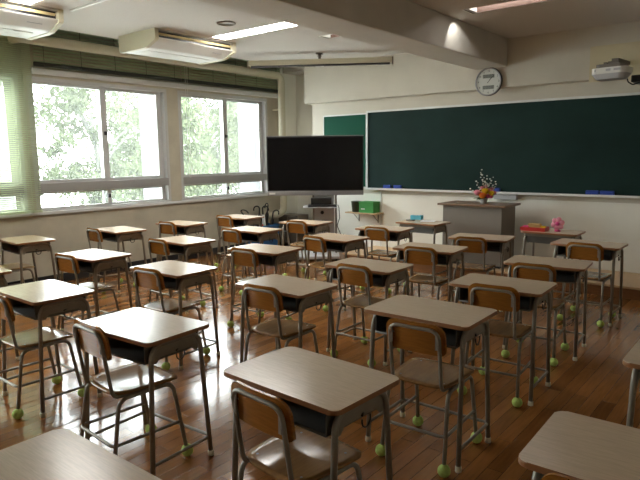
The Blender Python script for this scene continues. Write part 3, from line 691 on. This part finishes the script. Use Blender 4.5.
# ---------------------------------------------------------------- desks
TOPZ = 0.725
def build_desk():
    D = thing('school_desk', None, None)
    bm = NB(); t = bmesh.new(); prism(t, rrect(.60, .40, .032, 6), TOPZ - .020, TOPZ, 'z', 1)
    top = max(t.faces, key=lambda f: f.calc_center_median().z + f.normal.z * 0)
    bmesh.ops.bevel(t, geom=[e for e in t.edges if abs(e.verts[0].co.z - e.verts[1].co.z) < 1e-5], offset=.004, segments=2, profile=.5, affect='EDGES')
    for f in t.faces: f.material_index = 0 if f.calc_center_median().z > TOPZ - .0008 else 1
    merge(bm, t); obj('tabletop', bm, ['lam', 'edge'], D)
    # book tray, open towards the seat
    bm = NB(); z0, z1 = .602, .700; x = .232; y0, y1 = -.168, .150
    box(bm, -x, x, y0, y1, z0, z0 + .004); box(bm, -x, x, y1 - .004, y1, z0, z1)
    for s in (-1, 1): box(bm, s * x, s * (x - .004), y0, y1, z0, z1); box(bm, s * x, s * (x + .018), y0, y1, z1 - .003, z1)
    tube(bm, [(-x, y0, z0 + .004), (x, y0, z0 + .004)], .006, 7)
    obj('book_tray', bm, 'tray', D)
    for s in (-1, 1):
        bm = NB()
        tube(bm, fillet([(s * .266, -.188, .012), (s * .256, -.150, .686), (s * .256, .150, .686), (s * .266, .190, .012)], .075, 6), .0125, 10)
        fr = obj('side_frame', bm, 'tube', D)
        for yy in (-.188, .190):
            bm = NB(); lathe(bm, [(.0155, 0), (.0165, .004), (.0155, .026), (.013, .028)], 12, (s * .266, yy, 0)); obj('foot_cap', bm, 'cap', fr)
        bm = NB(); out = [(-.135, .672), (.135, .672), (.145, .60), (.12, .595), (.095, .622), (-.095, .622), (-.12, .595), (-.145, .60)]
        prism(bm, out, s * .249, s * .253, 'x'); sp_ = obj('side_plate', bm, 'tube', D)
        if s == 1:
            bm = NB()
            pts = [(.262, .02 + .026 * math.cos(a), .622 - .03 * math.sin(a) - .012) for a in [-.3 + k * (PI + .6) / 12 for k in range(13)]]
            tube(bm, pts, .0035, 6); tube(bm, [(.25, .02, .634), (.262, -.006, .632)], .004, 6); obj('bag_hook', bm, 'black', sp_)
    bm = NB(); tube(bm, fillet([(-.264, -.18, .105), (-.264, .196, .105), (.264, .196, .105), (.264, -.18, .105)], .03, 5), .0085, 8); obj('footrest', bm, 'tube', D)
    bm = NB(); box(bm, -.25, .25, .145, .153, .672, .70); box(bm, -.25, .25, -.06, -.04, .684, .704); obj('cross_bar', bm, 'tube', D)
    return D

def build_chair(seat='plyS', back='ply'):
    H = thing('school_chair', None, None)
    # seat with a slight saddle
    bm = NB(); t = bmesh.new(); bmesh.ops.create_grid(t, x_segments=14, y_segments=14, size=.5)
    for v in t.verts:
        u, w_ = v.co.x * 2, v.co.y * 2
        r = max(abs(u), abs(w_))
        if r > 1e-6:
            n4 = (abs(u) ** 5 + abs(w_) ** 5) ** .2; u, w_ = u * r / n4, w_ * r / n4
        W = .178 + .012 * w_
        z = .432 - .010 * (1 - u * u) * (1 - (w_ + .2) ** 2 * .6) - (.014 * max(0, w_ - .5) ** 2 * 4)
        v.co = Vector((u * W, .02 + w_ * .185, z))
    r = bmesh.ops.extrude_face_region(t, geom=t.faces[:])
    for g in r['geom']:
        if isinstance(g, bmesh.types.BMVert): g.co.z += .013
    for f in t.faces: f.smooth = True
    merge(bm, t); so = obj('seat', bm, seat, H)
    bm = NB()
    for sx in (-.125, .125):
        for yy in (-.11, .13): ball(bm, (sx, yy, .439), .008, 0, 8, 4, (1, 1, .4))
    obj('rivet', bm, 'silver', so).name = 'rivets'
    # backrest: curved plywood
    bm = NB(); t = bmesh.new(); ol = rrect(.330, .164, [.062, .062, .03, .03], 7)
    zc, yb = .690, -.186
    prism(t, ol, -.006, .006, 'y')
    bmesh.ops.subdivide_edges(t, edges=[e for e in t.edges if e.calc_length() > .12], cuts=8, use_grid_fill=True)
    for v in t.verts:
        x, z = v.co.x, v.co.z; v.co = Vector((x, yb + v.co.y - .022 * (1 - (x / .16) ** 2) * .6 - z * .16, zc + z))
    merge(bm, t); bo = obj('backrest', bm, back, H)
    bm = NB()
    for sx in (-.118, .118): ball(bm, (sx, yb - .012, .70), .006, 0, 8, 4, (1, .5, 1)); 
    obj('bolt', bm, 'silver', bo).name = 'bolts'
    # back tube: an arch behind the backrest, running down and forward under the seat
    bm = NB(); xx = .138
    tube(bm, fillet([(-xx, .05, .420), (-xx, -.165, .420), (-xx, -.178, .50), (-xx, -.213, .742), (xx, -.213, .742), (xx, -.178, .50), (xx, -.165, .420), (xx, .05, .420)], [0, .045, .1, .055, .055, .1, .045, 0], 6), .0097, 9)
    for s in (-1, 1): box(bm, s * .120, s * .134, -.212, -.204, .645, .725)
    obj('back_frame', bm, 'tube', H)
    for s in (-1, 1):
        bm = NB(); tube(bm, fillet([(s * .180, -.212, .035), (s * .166, -.150, .415), (s * .166, .150, .415), (s * .180, .212, .035)], .06, 6), .0108, 9); lf = obj('leg_frame', bm, 'tube', H)
        for yy in (-.213, .213):
            bm = NB(); ball(bm, (s * .1805, yy, .0328), .0328, 0, 14, 10)
            bo_ = obj('tennis_ball', bm, 'ball', lf)
    bm = NB()
    for yy in (-.09, .11): tube(bm, [(-.166, yy, .413), (.166, yy, .413)], .008, 7)
    obj('cross_bar', bm, 'tube', H)
    bm = NB(); tube(bm, fillet([(-.175, .186, .20), (-.175, -.200, .20), (.175, -.200, .20), (.175, .186, .20)], .035, 5), .0085, 8); obj('stretcher', bm, 'tube', H)
    return H

ORD = ['', 'first', 'second', 'third', 'fourth', 'fifth', 'sixth']
COLN = {'A': 'column beside the windows', 'B': 'second column from the windows', 'C': 'third column from the windows', 'D': 'fourth column from the windows', 'E': 'fifth column from the windows', 'F': 'sixth column from the windows'}
# column, row, x, y, rotation, top height, chair (dx, dy, rotation) or None
DESKS = [
    ('A', 1, -6.275, 5.868, .042, .724, (-.019, -.306, -.017)), ('A', 2, -6.336, 4.853, .078, .724, (.018, -.266, -.006)), ('A', 3, -6.425, 3.980, -.096, .724, (-.019, -.318, .05)), ('A', 4, -6.508, 2.875, -.063, .723, (-.03, -.36, .0)),
    ('B', 1, -4.999, 5.857, .095, .725, (.029, -.258, .005)), ('B', 2, -5.041, 4.920, .036, .724, (-.018, -.357, -.05)), ('B', 3, -5.005, 3.853, -.042, .724, (-.019, -.306, .045)), ('B', 4, -4.938, 2.772, .063, .724, (.019, -.279, .007)), ('B', 5, -5.005, 1.755, .0, .728, None),
    ('C', 1, -3.781, 5.887, .092, .725, (.03, -.258, -.035)), ('C', 2, -3.794, 4.949, -.057, .723, (-.02, -.332, -.05)), ('C', 3, -3.880, 3.926, .094, .724, (.004, -.299, -.05)), ('C', 4, -3.788, 2.800, .041, .725, (.019, -.26, .041)), ('C', 5, -3.803, 1.767, -.005, .734, (.0, -.28, .0)),
    ('D', 1, -2.511, 5.799, .141, .728, (-.02, -.333, .02)), ('D', 2, -2.622, 4.879, .081, .725, (.02, -.269, .004)), ('D', 3, -2.598, 3.817, .022, .724, (.03, -.258, -.022)), ('D', 4, -2.651, 2.886, .009, .724, (.019, -.26, .05)), ('D', 5, -2.593, 1.700, .066, .735, (-.055, -.262, -.13)),
    ('E', 1, -1.485, 5.945, -.007, .729, (.03, -.258, -.004)), ('E', 2, -1.496, 4.776, .093, .721, (-.02, -.39, .005)), ('E', 3, -1.472, 3.768, .04, .728, (.03, -.258, .05)), ('E', 4, -1.480, 2.760, .02, .761, (.055, -.262, .024)), ('E', 5, -1.442, 1.696, -.04, .730, (.02, -.285, -.05)), ('E', 6, -1.475, .655, .012, .73, None),
    ('F', 1, -0.190, 2.80, .0, .73, None), ('F', 2, -0.25, 1.765, .02, .73, (-.055, -.268, .0)),
]
SPECIAL = {'E6': 'wood-topped school desk cut by the bottom picture edge, behind all others of the fifth column', 'F1': 'wood-topped school desk at the picture edge with one corner and leg showing', 'F2': 'wood-topped school desk at the bottom picture corner, its chair barely showing'}
desk0 = build_desk(); chair0 = build_chair(); pale0 = None
first = True; firstc = True
for (c, r, x, y, a, h, ch) in DESKS:
    d = desk0 if first else copy_tree(desk0); first = False
    d.location = (x, y, 0); d.rotation_euler = (0, 0, a); s = h / TOPZ; d.scale = (1.025, 1.025, s * 1.006)
    tag(d, SPECIAL.get(c + str(r), 'wood-topped school desk, %s from the blackboard in the %s' % (ORD[r], COLN[c])), 'desk', 'school desks in six columns')
    if ch is None: continue
    dx, dy, dr = ch; rot = a + dr
    px_ = x + dx * math.cos(a) - dy * math.sin(a); py_ = y + dx * math.sin(a) + dy * math.cos(a)   # the backrest
    cxx = px_ - .19 * math.sin(rot) * 1.0; cyy = py_ + .19 * math.cos(rot)
    if (c, r) == ('A', 4): k = build_chair('plyP', 'plyP')
    else:
        k = chair0 if firstc else copy_tree(chair0); firstc = False
    k.location = (cxx, cyy, 0); k.rotation_euler = (0, 0, rot)
    if (c, r) == ('D', 5): k.scale = (1, 1, 1.04)
    lb = 'plywood school chair at the %s desk from the blackboard, %s' % (ORD[r], COLN[c])
    if (c, r) == ('A', 4): lb = 'pale-seated plywood school chair under the fourth desk of the column beside the windows'
    if (c, r) == ('F', 2): lb = 'school chair with only its backrest top showing at the bottom picture edge'
    tag(k, lb, 'chair', 'school chairs at the desks')

# two more desks turned round, standing against the platform
for (x, lb) in ((-3.66, 'reversed school desk with the blue tissue box, beside the podium'), (-2.03, 'reversed school desk with the red tray and pink flower, in front of the platform')):
    d = copy_tree(desk0); d.location = (x, 6.60, 0); d.rotation_euler = (0, 0, PI + (.015 if x > -3 else -.02)); d.scale = (1, 1, .742 / TOPZ)
    tag(d, lb, 'desk', 'desks turned to face the class')
ZD = .7425
q = hit(416, 219.5, 2, ZD)
TB = thing('tissue_box', 'light blue tissue box on the reversed desk beside the podium', 'box', (q.x, q.y + .02, ZD), .2)
bm = NB(); box(bm, -.075, .075, -.05, .05, 0, .055, 0, .003); obj('carton', bm, 'cyan', TB)
bm = NB(); prism(bm, rrect(.09, .03, .014), .0552, .058); obj('opening', bm, 'paper', TB)
q2 = hit(413, 220.5, 2, ZD)
bm = NB(); tube(bm, [(-.05, -.02, .009), (.055, .025, .009)], .008, 7); o = obj('marker_pen', bm, 'black'); o.location = (q2.x - .01, q2.y - .05, ZD); tag(o, 'black marker pen lying in front of the blue tissue box', 'pen')
q = hit(428, 221.2, 2, ZD)
bm = NB(); box(bm, -.09, .09, -.07, .07, 0, .003); o = obj('paper_sheet', bm, 'paper'); o.location = (q.x, q.y + .0, ZD); o.rotation_euler = (0, 0, .3); tag(o, 'white paper sheet lying beside the blue tissue box', 'paper')
q = hit(534, 230.5, 2, ZD)
RT_ = thing('stationery_tray', 'shallow red tray on the reversed desk in front of the platform', 'tray', (q.x, q.y + .02, ZD), .05)
bm = NB(); box(bm, -.135, .135, -.09, .09, 0, .006)
for s in (-1, 1): box(bm, s * .135, s * .128, -.09, .09, .006, .042); box(bm, -.128, .128, s * .09, s * .083, .006, .042)
obj('tray_body', bm, 'red', RT_)
def rt(x, y, z): return (q.x + x * math.cos(.05) - y * math.sin(.05), q.y + .02 + x * math.sin(.05) + y * math.cos(.05), ZD + z)
bm = NB(); box(bm, -.075, .055, -.05, .04, 0, .07, 0, .004); o = obj('small_carton', bm, 'tan'); o.location = rt(0.01, .0, .0065); o.rotation_euler = (0, 0, .1); tag(o, 'tan small carton standing in the red tray', 'carton')
bm = NB(); box(bm, -.04, .04, -.025, .025, 0, .05, 0, .008); o = obj('sponge', bm, 'yellow'); o.location = rt(.085, -.01, .0065); tag(o, 'yellow sponge block in the red tray', 'sponge')
bm = NB(); box(bm, -.03, .03, -.012, .012, 0, .05, 0, .005); o = obj('pencil_case', bm, 'hotpink'); o.location = rt(-.08, -.062, .0065); tag(o, 'pink pencil case in the red tray', 'pencil case')
q = hit(557, 231.5, 2, ZD)
PF = thing('flower_ornament', 'pink paper flower ornament on the reversed desk beside the red tray', 'ornament', (q.x, q.y + .02, ZD))
bm = NB(); lathe(bm, [(.03, 0), (.035, .01), (.012, .02), (.01, .04)], 12); obj('stand', bm, 'hotpink', PF)
for k in range(6):
    a = k * PI / 3 + .3; bm = NB(); ball(bm, (.045 * math.cos(a), -.005, .085 + .045 * math.sin(a)), .03, 0, 10, 7, (1, .5, 1)); obj('petal', bm, 'pink', PF)
bm = NB(); ball(bm, (0, -.02, .085), .022, 0, 10, 7); obj('flower_centre', bm, 'hotpink', PF)

# ---------------------------------------------------------------- light
W = bpy.data.worlds.new('sky'); scene.world = W; W.use_nodes = True
bg = W.node_tree.nodes['Background']; bg.inputs['Color'].default_value = (0.965, 0.99, 1.0, 1); bg.inputs['Strength'].default_value = 5.0
for i, (a, b) in enumerate(WIN):
    ld = bpy.data.lights.new('window_portal', 'AREA'); ld.shape = 'RECTANGLE'; ld.size = HEAD - SILL; ld.size_y = b - a; ld.cycles.is_portal = True
    lo = bpy.data.objects.new('window_portal', ld); COL.objects.link(lo); lo.location = (XL - .21, (a + b) / 2, (SILL + HEAD) / 2)
    lo.rotation_euler = (0, -PI / 2, 0)
sd = bpy.data.lights.new('beam_spot', 'SPOT'); sd.energy = 1.3; sd.spot_size = math.radians(98); sd.spot_blend = 0.45; sd.shadow_soft_size = 0.01; sd.color = (1.0, 0.98, 0.93)
so = bpy.data.objects.new('beam_spot', sd); COL.objects.link(so); so.location = (-2.87, 5.99, 3.06)
so.rotation_euler = (Vector((-3.02, 6.16, 2.70)) - so.location).to_track_quat('-Z', 'Y').to_euler()
scene.view_settings.view_transform = 'Standard'; scene.view_settings.look = 'None'; scene.view_settings.gamma = 1.0; scene.view_settings.use_curve_mapping = False
scene.view_settings.exposure = 2.25
scene.cycles.max_bounces = 10; scene.cycles.diffuse_bounces = 6; scene.cycles.glossy_bounces = 4; scene.cycles.transparent_max_bounces = 12
scene.cycles.sample_clamp_indirect = 8.0
